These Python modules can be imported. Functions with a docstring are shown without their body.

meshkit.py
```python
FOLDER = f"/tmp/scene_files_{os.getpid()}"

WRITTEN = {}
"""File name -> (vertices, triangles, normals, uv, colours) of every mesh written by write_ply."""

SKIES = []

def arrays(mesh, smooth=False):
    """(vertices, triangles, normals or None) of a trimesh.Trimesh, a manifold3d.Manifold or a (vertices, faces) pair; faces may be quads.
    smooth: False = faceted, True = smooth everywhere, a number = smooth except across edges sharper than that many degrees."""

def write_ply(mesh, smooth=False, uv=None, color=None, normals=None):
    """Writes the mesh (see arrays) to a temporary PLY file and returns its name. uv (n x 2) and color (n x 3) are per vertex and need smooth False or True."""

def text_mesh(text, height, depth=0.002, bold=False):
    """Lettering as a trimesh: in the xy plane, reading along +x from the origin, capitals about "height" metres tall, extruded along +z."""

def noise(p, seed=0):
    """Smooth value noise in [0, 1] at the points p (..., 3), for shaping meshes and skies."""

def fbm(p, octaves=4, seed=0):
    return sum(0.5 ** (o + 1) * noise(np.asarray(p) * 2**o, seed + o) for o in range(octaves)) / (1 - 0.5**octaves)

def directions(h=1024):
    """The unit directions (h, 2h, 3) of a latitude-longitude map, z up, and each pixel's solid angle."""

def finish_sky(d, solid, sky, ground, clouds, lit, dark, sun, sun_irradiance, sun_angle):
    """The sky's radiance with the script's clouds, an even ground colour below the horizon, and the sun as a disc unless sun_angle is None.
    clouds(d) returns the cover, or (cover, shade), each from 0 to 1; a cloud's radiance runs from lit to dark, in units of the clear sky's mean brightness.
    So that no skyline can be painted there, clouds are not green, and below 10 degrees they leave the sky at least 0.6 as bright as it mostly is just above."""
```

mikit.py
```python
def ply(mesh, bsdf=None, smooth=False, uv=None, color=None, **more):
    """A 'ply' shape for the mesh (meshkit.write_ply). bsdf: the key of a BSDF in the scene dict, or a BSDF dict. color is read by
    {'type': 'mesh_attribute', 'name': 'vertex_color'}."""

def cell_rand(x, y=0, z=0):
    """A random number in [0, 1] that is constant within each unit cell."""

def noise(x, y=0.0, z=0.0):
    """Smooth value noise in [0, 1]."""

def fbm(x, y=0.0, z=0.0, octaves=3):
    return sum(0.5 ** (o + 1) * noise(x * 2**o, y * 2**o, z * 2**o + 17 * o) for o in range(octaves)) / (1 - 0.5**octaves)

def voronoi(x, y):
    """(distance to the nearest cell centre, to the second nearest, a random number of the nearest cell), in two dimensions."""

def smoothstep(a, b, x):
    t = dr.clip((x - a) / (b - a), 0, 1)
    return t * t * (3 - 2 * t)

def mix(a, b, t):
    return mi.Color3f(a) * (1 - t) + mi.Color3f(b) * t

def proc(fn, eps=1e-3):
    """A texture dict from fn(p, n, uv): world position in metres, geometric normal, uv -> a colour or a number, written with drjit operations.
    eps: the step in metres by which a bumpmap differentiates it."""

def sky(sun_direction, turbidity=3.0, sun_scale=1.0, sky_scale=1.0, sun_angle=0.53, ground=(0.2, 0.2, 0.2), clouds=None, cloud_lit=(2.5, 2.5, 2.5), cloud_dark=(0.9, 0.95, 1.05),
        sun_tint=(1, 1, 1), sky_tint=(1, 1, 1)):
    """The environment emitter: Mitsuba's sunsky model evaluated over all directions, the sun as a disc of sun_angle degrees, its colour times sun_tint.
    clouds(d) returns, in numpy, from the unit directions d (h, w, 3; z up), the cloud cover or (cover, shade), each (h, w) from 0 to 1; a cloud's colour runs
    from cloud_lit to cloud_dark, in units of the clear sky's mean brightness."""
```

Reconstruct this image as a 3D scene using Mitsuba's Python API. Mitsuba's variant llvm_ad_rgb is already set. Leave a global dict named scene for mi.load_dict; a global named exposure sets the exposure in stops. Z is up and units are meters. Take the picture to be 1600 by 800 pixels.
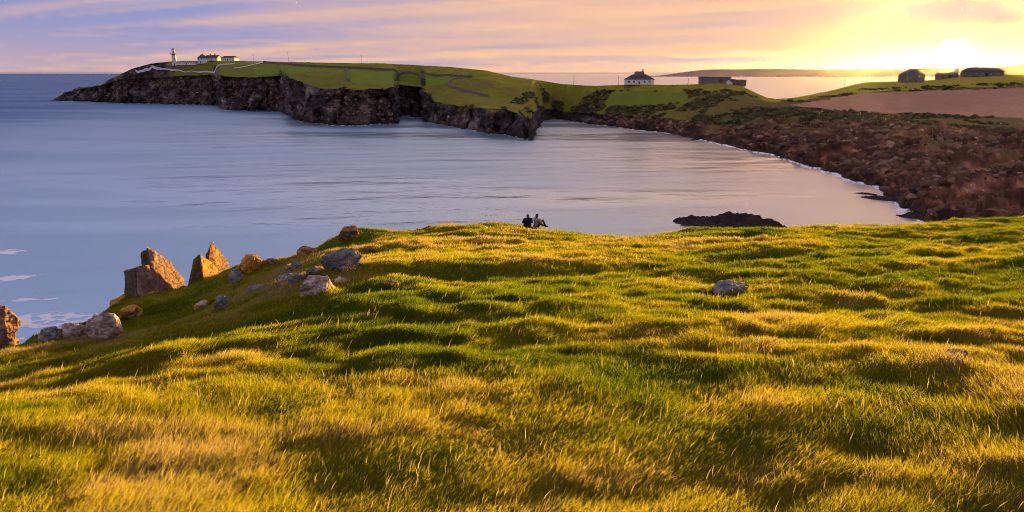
import math, random
import numpy as np, trimesh, manifold3d as m3
import mitsuba as mi, drjit as dr
import mikit, meshkit
from mikit import noise, fbm, smoothstep, mix
from scipy.interpolate import RBFInterpolator, RegularGridInterpolator
rng = np.random.default_rng(7); random.seed(7)
T = mi.ScalarTransform4f
scene, labels = {}, {}

# ------------------------------------------------------------------ camera, sky, exposure
W_, H_, HFOV, EYE = 1600, 800, 70.0, 38.0
F = 800 / math.tan(math.radians(HFOV / 2))
HOR = 113.5
PITCH = math.atan((400 - HOR) / F)
cp, sp = math.cos(PITCH), math.sin(PITCH)

def kz(px, py):
    """pixel of the photograph -> (x, z - eye) per metre of depth y"""
    a, v = (np.asarray(px, float) - 800) / F, (400 - np.asarray(py, float)) / F
    y = cp + v * sp
    return a / y, (v * cp - sp) / y

def at(px, py, d):
    k, s = kz(px, py)
    return np.array([k * d, d, EYE + s * d], float)

def pixel(p):
    x, y, z = p[0], p[1], p[2] - EYE
    f = y * cp - z * sp
    return 800 + F * x / f, 400 - F * (y * sp + z * cp) / f

SUN_K = kz(1488, 84)
SUN = np.array([SUN_K[0], 1.0, SUN_K[1]]); SUN /= np.linalg.norm(SUN)
exposure = 5.1

def sstep(a, b, x):
    t = np.clip((x - a) / (b - a), 0, 1); return t * t * (3 - 2 * t)

def clouds(d):
    el = np.degrees(np.arcsin(np.clip(d[..., 2], -1, 1)))
    az = np.degrees(np.arctan2(d[..., 0], d[..., 1])) - math.degrees(math.atan2(SUN[0], SUN[1]))
    az = (az + 180) % 360 - 180
    ang = np.degrees(np.arccos(np.clip(d @ SUN, -1, 1)))
    # a sheet of cirrus at one height, seen in perspective: long streaks low down
    s = 1.0 / (np.maximum(d[..., 2], 0) + 0.035)
    X, Y = d[..., 0] * s, d[..., 1] * s
    c, sn = math.cos(.45), math.sin(.45)
    U, V = X * c - Y * sn, X * sn + Y * c
    q = np.stack([U * .17, V * .60, U * 0], -1)
    wp = meshkit.fbm(q * .8, 4, 3)[..., None] - .5
    n1 = meshkit.fbm(q * .55 + wp * 1.6, 5, 11)
    n2 = meshkit.fbm(q * 1.5 + wp * 2.2 + 9, 5, 23)
    n = .52 * n1 + .48 * n2
    far = np.clip((ang - 6) / 62, 0, 1)
    shade = np.clip(.12 + 1.02 * far ** 1.5 + (n - .5) * 3.2, 0, 1)
    shade = np.clip(shade - .45 * np.exp(-(el / 2.2) ** 2) * far, 0, 1)
    shade = shade * (1 - .3 * sstep(4, 14, el))
    cover = np.clip(.96 - .14 * np.exp(-(ang / 7) ** 2) + (n2 - .5) * 1.0 * (1 - .6 * far) + .06 * far - .35 * sstep(9, 30, el), .15, .97)
    return cover, shade

scene['sky'] = mikit.sky(SUN, turbidity=3, sun_scale=2.5, sky_scale=.345, sun_angle=1.6, clouds=clouds, cloud_lit=(2.75, 1.62, 1.05), cloud_dark=(.86, .95, 1.8),
                         sun_tint=(1.0, 2.1, -8), sky_tint=(1, 1.4, 2.8), ground=(.5, .5, .55))
scene['camera'] = {'type': 'perspective', 'fov': HFOV, 'fov_axis': 'x', 'near_clip': .1, 'far_clip': 90000,
                   'to_world': T().look_at([0, 0, EYE], [0, cp, EYE - sp], [0, 0, 1])}

# ------------------------------------------------------------------ helpers
taken = {}
def key(name):
    n = taken.get(name, 0); taken[name] = n + 1
    return name if n == 0 else f'{name}_{n:03d}'

def thing(name, label=None, cat=None, group=None, kind=None):
    k = key(name); L = {}
    if label: L['label'] = label
    if cat: L['category'] = cat
    if group: L['group'] = group
    if kind: L['kind'] = kind
    labels[k] = L
    return k

def part(owner, name, mesh, mat, smooth=False, label=None, **kw):
    k = key(owner + '__' + name)
    scene[k] = mikit.ply(mesh, mat, smooth=smooth, **kw)
    if label: labels[k] = {'label': label}
    return k

def whole(name, mesh, mat, label=None, cat=None, group=None, kind=None, smooth=False, **kw):
    k = thing(name, label, cat, group, kind)
    scene[k] = mikit.ply(mesh, mat, smooth=smooth, **kw)
    return k

def rgb(*c): return {'type': 'rgb', 'value': list(map(float, c))}
def pr(color, rough=.8, spec=.3, **kw):
    return {'type': 'twosided', 'bsdf': {'type': 'principled', 'base_color': color, 'roughness': rough, 'specular': spec, **kw}}

def grid_faces(n, m):
    i, j = np.meshgrid(np.arange(n - 1), np.arange(m - 1), indexing='ij')
    a = i * m + j
    return np.stack([a, a + 1, a + m + 1, a + m], -1).reshape(-1, 4)      # x along columns (j), y along rows (i): up

def tri(q): return np.vstack([q[:, [0, 1, 2]], q[:, [0, 2, 3]]])

def lerp(a, b, t): return a + (b - a) * t
def sstep(a, b, x):
    t = np.clip((x - a) / (b - a), 0, 1); return t * t * (3 - 2 * t)
def ramp(stops, t):
    xs = [s[0] for s in stops]
    return np.stack([np.interp(t, xs, [s[1][c] for s in stops]) for c in range(3)], -1)
P3 = lambda x, y, z=0.0: np.stack(np.broadcast_arrays(np.asarray(x, float), y, z), -1)
def ridged(p, octaves=4, seed=0):
    o, a, tot = 0, .5, 0
    for i in range(octaves):
        o = o + a * (1 - np.abs(2 * meshkit.noise(p * 2 ** i, seed + i) - 1)); tot += a; a *= .5
    return o / tot

# ------------------------------------------------------------------ materials
scene['mat_vertex'] = pr({'type': 'mesh_attribute', 'name': 'vertex_color'}, .95, .15)
def chips(p, n, uv):
    w = fbm(p.x * 2.2, p.y * 2.2, p.z * 2.2, 2)
    crack = dr.abs(fbm(p.x * 1.6 + 1.2 * w, p.y * 1.6, p.z * 2.6 - p.x * 1.1, 3) - .5)
    return fbm(p.x * 5, p.y * 5, p.z * 7, 4) + .5 * smoothstep(.0, .035, crack)
scene['mat_rock'] = {'type': 'twosided', 'bsdf': {'type': 'bumpmap', 'arbitrary': mikit.proc(chips, eps=.02), 'scale': .10,
                     'bsdf': {'type': 'principled', 'base_color': {'type': 'mesh_attribute', 'name': 'vertex_color'}, 'roughness': .9, 'specular': .2}}}
scene['mat_blade'] = {'type': 'principledthin', 'base_color': {'type': 'mesh_attribute', 'name': 'vertex_color'}, 'roughness': .6, 'spec_trans': 0.0, 'diff_trans': 1.25, 'eta': 1.3}
def wave(p, n, uv):
    x, y = p.x + .35 * p.y, p.y - .2 * p.x
    return .75 * fbm(x * .03, y * .08, 0, 2) + .16 * fbm(x * .16, y * .38, 3, 3) + .05 * fbm(x * 1.1, y * 1.9, 5, 2)
def offing(p): return smoothstep(-40, 560, -p.x - .05 * p.y)          # the bay against the rougher open sea, whose dark blue paints sky reflection
def slick(p, n, uv):
    x, y = p.x + .4 * p.y, p.y
    return .15 + .16 * smoothstep(.36, .64, fbm(x * .006 + 2 * fbm(x * .004, y * .01, 9, 2), y * .03, 4, 4)) + .34 * offing(p)
def deep(p, n, uv): return mix(mix((.40, .70, .87), (.80, .72, .62), smoothstep(-40, 130, p.x)), (.10, .23, .46), offing(p))  # warm sun sheen painted into the eastern water, dark sky reflection into the offing
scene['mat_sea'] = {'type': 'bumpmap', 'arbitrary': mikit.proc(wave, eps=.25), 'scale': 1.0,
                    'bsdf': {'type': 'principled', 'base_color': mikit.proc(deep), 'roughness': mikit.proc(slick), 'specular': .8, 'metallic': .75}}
scene['mat_foam'] = pr(rgb(.86, .88, .90), .9)

# ------------------------------------------------------------------ sea
def sea():
    ds = np.concatenate([np.linspace(-60, 60, 5), np.geomspace(80, 25000, 60)])
    ks = np.linspace(-1, 1, 41)
    xs = np.sign(ks) * np.abs(ks) ** 3 * 25000
    X, Y = np.meshgrid(xs, ds)
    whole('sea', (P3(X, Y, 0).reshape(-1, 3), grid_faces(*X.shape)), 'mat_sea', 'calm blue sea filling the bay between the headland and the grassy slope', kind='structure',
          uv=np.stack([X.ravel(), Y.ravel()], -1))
sea()

# ------------------------------------------------------------------ headland and shore across the bay
def curve(pts):
    return np.array([(kz(p[0], p[1])[0], *p) for p in pts], float)

def sea_d(py): return -EYE / kz(800, py)[1]

WL = [(76, 157), (84, 157), (110, 158), (135, 158.5), (160, 160), (200, 161), (270, 163), (340, 165), (350, 171), (385, 172), (420, 174), (443, 174), (449, 179), (458, 187), (480, 191), (520, 195), (555, 197),
      (600, 194), (618, 192), (625, 181), (660, 182), (668, 191), (700, 198), (740, 204), (760, 209), (790, 211), (806, 213), (818, 216), (829, 219.5), (833, 217), (838, 207), (843, 196), (850, 189), (862, 187), (880, 188), (900, 191),
      (950, 197), (1000, 203), (1060, 211), (1085, 217), (1110, 221), (1150, 230), (1200, 240), (1250, 255), (1300, 271), (1340, 285), (1380, 305), (1410, 325), (1440, 345), (1500, 372), (1600, 410), (1800, 480)]
TP = [(76, 158.5, 3), (84, 157, 3), (100, 146, 15), (130, 137, 15), (156, 134, 12), (166, 131, 15), (190, 124, 18), (250, 122, 20), (340, 117, 20), (352, 121, 16), (400, 122, 14), (443, 118, 20), (460, 124, 14), (480, 134, 18),
      (500, 141, 18), (560, 142, 16), (600, 140, 16), (616, 136, 10), (626, 133, 9), (658, 137, 9), (680, 160, 16), (700, 166, 14), (760, 171, 12), (795, 173, 10), (808, 179, 9), (818, 192, 6), (826, 207, 4), (832, 211, 3), (838, 196, 4), (844, 178, 8),
      (852, 170, 12), (880, 175, 12), (900, 177, 10), (950, 181, 14), (1000, 183, 16), (1060, 190, 18), (1100, 196, 22), (1150, 198, 45), (1200, 187, 90), (1250, 188, 110), (1300, 190, 120), (1440, 195, 130), (1600, 212, 130), (1800, 225, 130)]
MD = [(76, 159, .4), (100, 146, .4), (156, 134, .4), (175, 122, .3), (250, 115, .3), (340, 111, .3), (400, 110, .3), (447, 110, .3), (480, 117, .3), (540, 121, .35), (620, 127, .35), (690, 139, .35), (760, 154, .35), (820, 160, .35),
      (850, 159, .35), (900, 160, .35), (950, 164, .35), (1000, 168, .35), (1090, 171, .35), (1150, 172, .3), (1200, 170, .25), (1250, 171, .2), (1300, 175, .2), (1450, 181, .2), (1600, 189, .2), (1800, 200, .2)]
CR = [(76, 159, 1012), (84, 156.5, 1012), (100, 146, 1010), (130, 137, 1000), (156, 133, 990), (166, 127, 960), (185, 117, 950), (205, 107, 950), (235, 98.5, 955), (272, 94.5, 955), (350, 94.5, 950), (420, 95, 900), (500, 97, 820),
      (600, 98, 760), (700, 103, 700), (760, 108.5, 690), (800, 118, 675), (830, 122, 665), (880, 130, 650), (930, 133, 620), (990, 130.5, 600), (1040, 131.5, 580), (1090, 130, 560), (1130, 129, 545), (1160, 133, 535), (1180, 143, 530),
      (1197, 151, 525), (1212, 154, 530), (1240, 152, 545), (1300, 140, 600), (1350, 127, 640), (1400, 126.5, 660), (1450, 124, 665), (1500, 118, 660), (1600, 115, 650), (1800, 112, 640)]
WL, TP, MD, CR = map(curve, (WL, TP, MD, CR))
NC = 1150
K = np.linspace(kz(78, 150)[0], kz(1760, 150)[0], NC)
def jit(k, sc, amp, seed): return amp * (meshkit.fbm(P3(k * sc, seed * 3.7), 3, seed) - .5) * 2
wl_d = np.array([sea_d(p) for p in WL[:, 2]])
def profile(K):
    kj = K + jit(K, 140, .003, 1)
    D0 = np.interp(kj, WL[:, 0], wl_d); Dw = D0 * (1 + jit(K, 60, .010, 2) + jit(K, 240, .008, 3))
    off = np.interp(K, TP[:, 0], TP[:, 3]); Dt = np.maximum(D0 * (1 + jit(K, 60, .010, 2)) + off, Dw + 2.5)
    zt = EYE + np.array(kz(800, np.interp(K, TP[:, 0], TP[:, 2])))[1] * Dt + jit(K, 90, .7, 4)
    Dc = np.maximum(np.interp(K, CR[:, 0], CR[:, 3]), Dt + 6)
    zc = EYE + np.array(kz(800, np.interp(K, CR[:, 0], CR[:, 2])))[1] * Dc
    fr = np.interp(K, MD[:, 0], MD[:, 3]); Dm = Dt + fr * (Dc - Dt)
    zm = EYE + np.array(kz(800, np.interp(K, MD[:, 0], MD[:, 2])))[1] * Dm
    return Dw, Dt, np.maximum(zt, -1), Dm, zm, Dc, zc

def stations(K):
    Dw, Dt, zt, Dm, zm, Dc, zc = profile(K)
    d = np.stack([Dw - 14, Dw, Dt, Dm, Dc, Dc + 70, Dc + 260], -1)
    z = np.stack([Dw * 0 - 5, Dw * 0 - .3, zt, zm, zc, zc - 9, zc * 0 - 8], -1)
    return d, z
def ground_z(x, y):
    """height of the headland under plan points"""
    x, y = np.atleast_1d(np.asarray(x, float)), np.atleast_1d(np.asarray(y, float))
    d, z = stations(x / y)
    return np.array([np.interp(b, dd, zz) for b, dd, zz in zip(y, d, z)])

def headland():
    d, z = stations(K)
    n = [5, 78, 44, 52, 9, 5]
    rows_d, rows_z, seg = [], [], []
    for i, m in enumerate(n):
        t = np.linspace(0, 1, m, endpoint=i == len(n) - 1)
        tz = t
        if i == 1: tz = t ** .8
        rows_d.append(lerp(d[:, i, None], d[:, i + 1, None], t)); rows_z.append(lerp(z[:, i, None], z[:, i + 1, None], tz)); seg.append(np.full(m, i) + t)
    D, Z, S = np.hstack(rows_d), np.hstack(rows_z), np.concatenate(seg)
    S = np.broadcast_to(S, D.shape)
    # soften the joins between the segments above the cliff
    for _ in range(6):
        Z2 = Z.copy(); Z2[:, 1:-1] = .25 * Z[:, :-2] + .5 * Z[:, 1:-1] + .25 * Z[:, 2:]
        Z = np.where(S > 2.04, Z2, Z)
    X = K[:, None] * D
    p = P3(X, D, Z)
    rock = np.clip(1 - (S - 2) / .10, 0, 1) * (S > .9)                     # 1 on the cliff, 0 above it
    steep = np.clip((z[:, 2] / np.maximum(d[:, 2] - d[:, 1], 1))[:, None], 0, 1.5)
    wide = np.clip((d[:, 2] - d[:, 1])[:, None] / 40, 0, 1)
    nar = 1 - wide
    hs = np.clip(z[:, 2, None] / 16, .25, 1.5)
    big = ridged(p * [.026, .026, .016], 3, 5) - .62
    mid = ridged(p * [.085, .085, .045] + [0, 0, 3], 3, 6) - .62
    gully = np.abs(meshkit.fbm(p * [.020, .020, .006], 3, 31) - .5)
    cave = sstep(.60, .70, meshkit.fbm(p * [.045, .02, .05], 3, 35)) * (S < 1.75)
    skirt = sstep(1.75, 1.0, S) * (4 + 12 * sstep(.42, .7, meshkit.fbm(p * [.05, .05, .01], 3, 33)))
    D2 = D + rock * nar * hs * (26 * big + 11 * mid + 16 * np.clip(.05 - gully, 0, 1) / .05 + 9 * cave - skirt + 3)
    # beds of rock: ledges that dip along the coast
    q = P3(K[:, None] * D2, D2, Z)
    bedc = (Z + .18 * q[..., 0] + 5 * meshkit.fbm(q * .03, 2, 36)) * .34
    led = (meshkit.noise(P3(np.floor(bedc) * 3.1, np.floor(q[..., 0] * .02)), 37) - .5)
    D2 = D2 + rock * nar * hs * led * 5
    D2 = D2 + rock * (1.5 + nar) * (meshkit.fbm(q * [.22, .22, .28], 3, 9) - .5) * 3
    Xo = rock * (meshkit.fbm(q * [.10, .10, .14], 3, 15) - .5) * 9 * hs
    Z2 = Z + rock * ((meshkit.fbm(q * .12, 4, 14) - .5) * 4.5 * (.4 + .6 * hs) + nar * 2.2 * (meshkit.noise(q * [.4, .4, .9], 16) - .5))
    stp = ridged(q * [.045, .06, .05], 4, 18) - .6
    bd2 = Z * .55 + .02 * q[..., 0] + 2.2 * meshkit.fbm(q * .05, 3, 38)
    Z2 = Z2 + rock * wide * (stp * 7 + (meshkit.fbm(q * [.16, .3, .2], 3, 21) - .5) * 3.5 + (np.floor(bd2) + sstep(.55, 1, bd2 % 1) - bd2) * 1.5)
    land = sstep(2.0, 2.2, S) * (S < 4.5)
    Z2 = Z2 + land * ((meshkit.fbm(p * .03, 4, 41) - .5) * 2.4 + (meshkit.fbm(p * .14, 3, 42) - .5) * .9) * np.where(S < 3.8, 1, .45)
    low = (S < 1.12) & (S > .95)
    Z2 = np.where(S < .9, np.minimum(Z2, -1.2), Z2)
    p = P3(K[:, None] * D2 + Xo, D2, Z2)
    X, Y, Zf = p[..., 0], p[..., 1], p[..., 2]
    global WATER
    WATER = np.where((Z2 > .15) & (S > .9), D2, 1e9).min(1)
    g = np.random.default_rng(15); ok = np.argwhere((S > .98) & (S < 2.0) & (Z2 > -.5) & ((wide > .35) | (S < 1.1)) & (meshkit.fbm(p * .045, 3, 44) > .47))
    sel = ok[g.integers(0, len(ok), 5500)]; ic = trimesh.creation.icosahedron(); iv, jf = np.array(ic.vertices), np.array(ic.faces)
    nb = len(sel); r = g.uniform(.3, 1.0, nb) ** 3.5 * 1.7 + .35
    off = g.normal(0, .22, (nb, 12, 3)); sc = g.uniform(.55, 1.3, (nb, 1, 3)) * [1, 1, .75]
    th = g.uniform(0, 6.3, nb); bv = (iv[None] + off) * sc * r[:, None, None]
    bv = np.stack([bv[..., 0] * np.cos(th)[:, None] - bv[..., 1] * np.sin(th)[:, None], bv[..., 0] * np.sin(th)[:, None] + bv[..., 1] * np.cos(th)[:, None], bv[..., 2]], -1) + p[sel[:, 0], sel[:, 1]][:, None]
    bt = np.clip(g.normal(.5, .22, nb), 0, 1); bc = ramp([(0, (.02, .016, .014)), (.5, (.13, .068, .040)), (.8, (.25, .15, .095)), (1, (.38, .26, .19))], bt)  # brown stone, warmed to paint in the veil of sun glow
    bc = lerp(bc, np.array([.02, .017, .014]), (np.clip(1 - p[sel[:, 0], sel[:, 1], 2] / 2.5, 0, 1) * .7)[:, None])
    whole('shore_rubble', (bv.reshape(-1, 3), (jf[None] + (np.arange(nb) * 12)[:, None, None]).reshape(-1, 3)), 'mat_vertex', 'dark brown rocks strewn along the shore of the bay', 'rocks', kind='stuff', color=np.repeat(bc, 12, 0))
    px = np.broadcast_to(((K * F) * 1.02 + 800)[:, None], D.shape)            # a west-east coordinate along the coast
    # ground colours; warm sun veil painted into the eastern rock and ploughed soil
    q = p / 1.0
    n1, n2, n3 = meshkit.fbm(q * .02, 4, 51), meshkit.fbm(q * .09, 4, 52), meshkit.fbm(q * .35, 3, 53)
    grass = ramp([(0, (.10, .125, .012)), (.4, (.16, .18, .015)), (.58, (.25, .23, .016)), (1, (.33, .26, .03))], np.clip(n1 * .5 + n2 * .55 + (n3 - .5) * .55 + (px - 800) / 4200, 0, 1))
    scrub = ramp([(0, (.030, .032, .014)), (.5, (.105, .078, .022)), (1, (.19, .13, .045))], np.clip(n2 * .7 + n3 * .4 - .05, 0, 1))
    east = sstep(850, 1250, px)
    n4 = meshkit.fbm(q * [.05, .05, .09] + .05 * q[..., :1], 3, 57)
    rt = np.clip(.5 + (n3 - .5) * 1.0 + (n2 - .5) * 1.2 + (n4 - .5) * 1.0 + .10 * (S - 1.5) * (S < 2.2) - .10 * wide - .22 * sstep(826, 840, px) * sstep(920, 880, px), 0, 1)
    rk = ramp([(0, (.018, .015, .015)), (.35, (.042, .033, .030)), (.55, (.095, .074, .064)), (.74, (.18, .145, .122)), (1, (.34, .29, .25))], rt)
    rk = rk * lerp(np.array([.78, .74, .74]), np.array([1.9, 1.08, .66]), east[..., None])  # east: red-brown stone, pushed warmer to paint in the sun veil
    wet = np.clip(1 - Zf / (2.2 + 2 * n2), 0, 1)[..., None]
    rk = lerp(rk, np.array([.022, .020, .018]), wet * .8)
    col = lerp(grass, scrub, (np.clip(np.maximum(sstep(.44, .62, n2 * .6 + n3 * .4) * .75, east * sstep(.1, .5, n2 * .5 + n3 * .5)) * (S < 3.6), 0, 1))[..., None])
    mossy = sstep(.48, .60, n2) * sstep(1.35, 1.9, S) * (1 - rock * 0)
    mask = np.clip(rock * 1.6 - mossy * 1.0 - wide * sstep(.47, .6, n1 * .5 + n2 * .5) * .85 * (S > 1.25), 0, 1)
    e1, e2 = np.gradient(p, axis=0), np.gradient(p, axis=1)
    nz = np.cross(e2, e1); nz = np.abs(nz[..., 2]) / (np.linalg.norm(nz, axis=-1) + 1e-9)
    mask = np.maximum(mask, sstep(.62, .45, nz) * (S < 4.2) * (1 - sstep(853, 858, px) * sstep(910, 900, px)) * (1 - sstep(806, 812, px) * sstep(870, 860, px) * sstep(9, 14, Z2)))
    mask = np.maximum(mask, (S < 2.4) * (S > 1) * sstep(806, 814, px) * sstep(842, 838, px))
    mask = sstep(.25, .75, mask + (n3 - .5) * .5)
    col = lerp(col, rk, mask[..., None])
    # bright pasture fields on the headland
    def field(pxs, pys, c):
        from shapely import Polygon, contains_xy
        inside = contains_xy(Polygon(list(zip(pxs, pys))), PX.ravel(), PY.ravel()).reshape(PX.shape) & (mask < .5)
        return inside
    PX, PY = pixel(np.moveaxis(p, -1, 0))
    PX, PY = PX + 14 * (meshkit.fbm(p * .05, 3, 61) - .5) + 6 * (n3 - .5), PY + 5 * (meshkit.fbm(p * .05, 3, 62) - .5) + 2.5 * (n3 - .5)
    fields = {}
    m1 = field((395, 400, 520, 545, 480, 400), (113, 104, 103, 107, 112, 117), 0)
    m2 = field((543, 543, 610, 700, 720, 690, 620), (129, 109, 108, 119, 124, 133, 133), 0)
    m3_ = field((945, 955, 1010, 1075, 1080, 1010, 950), (160, 143, 141, 146, 158, 166, 166), 0)
    green = ramp([(0, (.11, .19, .014)), (1, (.18, .25, .02))], n2)
    for m in (m1, m2, m3_):
        col = np.where(m[..., None], lerp(green, col, .25), col)
    plough = field((1232, 1290, 1350, 1600, 1790, 1790, 1600, 1450, 1300), (164, 155, 145, 138, 138, 200, 186, 178, 172), 0) & (S > 3.0)
    fur = meshkit.noise(P3(X * .5, Y * .05), 71)
    col = np.where(plough[..., None], ramp([(0, (.29, .15, .085)), (1, (.40, .22, .125))], .5 * n2 + .5 * fur), col)  # brown soil with the warm sun veil painted into it
    g = np.random.default_rng(25); ok = np.argwhere((S > 2.0) & (S < 3.7) & (mask < .4) & ~m1 & ~m2 & ~m3_ & ~plough & (sstep(700, 950, px) + meshkit.fbm(p * .02, 3, 46) + .45 * (S < 2.2) > 1.0) & (meshkit.fbm(p * .05, 3, 45) > .5))
    sel = ok[g.integers(0, len(ok), 4200)]; sb = p[sel[:, 0], sel[:, 1]]; nb = len(sel); r = g.uniform(.3, 1, nb) ** 2 * 1.5 + .4
    sv = (iv[None] + g.normal(0, .28, (nb, 12, 3))) * [1.25, 1.25, .62] * r[:, None, None] + sb[:, None] + [0, 0, .1]
    sc_ = ramp([(0, (.022, .030, .010)), (.5, (.060, .060, .018)), (1, (.13, .095, .045))], g.random(nb))
    whole('scrub', (sv.reshape(-1, 3), (jf[None] + (np.arange(nb) * 12)[:, None, None]).reshape(-1, 3)), 'mat_vertex', 'low dark scrub on the slopes above the shore', 'shrubs', kind='stuff', color=np.repeat(sc_, 12, 0))
    f = grid_faces(*D.shape)[:, ::-1]
    t = tri(f)
    inpl = plough.ravel()[t].all(1)
    v, c = p.reshape(-1, 3), col.reshape(-1, 3)
    for nm, sel, lab in (('headland', ~inpl, 'rocky headland with dark cliffs and green pasture across the bay'), ('ploughed_field', inpl, 'bare brown ploughed field below the low sun')):
        tt = t[sel]; u, inv = np.unique(tt, return_inverse=True)
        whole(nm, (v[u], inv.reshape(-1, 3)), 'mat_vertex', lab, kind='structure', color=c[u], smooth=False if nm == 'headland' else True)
headland()

# ------------------------------------------------------------------ far coast
def far_coast():
    px = np.linspace(1000, 1900, 230)
    top = np.interp(px, [860, 1000, 1060, 1200, 1300, 1400, 1500, 1560, 1600, 1700, 1900], [113.2, 111.5, 108.5, 107.5, 108.5, 107, 104.5, 103, 100, 97, 97]) + jit(px, .02, .6, 8)
    d0 = 7500.0
    k = kz(px, 110)[0]; z = np.maximum(EYE + kz(800, top)[1] * d0, 1.0) * sstep(995, 1120, px)
    rows = [(-500, -2), (-300, .0), (-200, .3), (-60, .8), (0, 1), (200, .9), (700, -.1)]
    p = np.stack([P3(k * (d0 + a), d0 + a, np.where(b < 0, -3, z * b)) for a, b in rows], 0)
    p[..., 2] += (meshkit.fbm(p * .006, 4, 3) - .5) * 12 * np.array([0, .3, 1, .6, 0, 0, 0])[:, None]
    col = ramp([(0, (.20, .125, .125)), (1, (.30, .19, .17))], meshkit.fbm(p * .004, 4, 5))  # mauve of distant haze painted into the land colour
    whole('far_coast', (p.reshape(-1, 3), grid_faces(*p.shape[:2])), 'mat_vertex', 'low hazy coast on the horizon beyond the bay', kind='structure', color=col.reshape(-1, 3), smooth=True)
far_coast()

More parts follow.
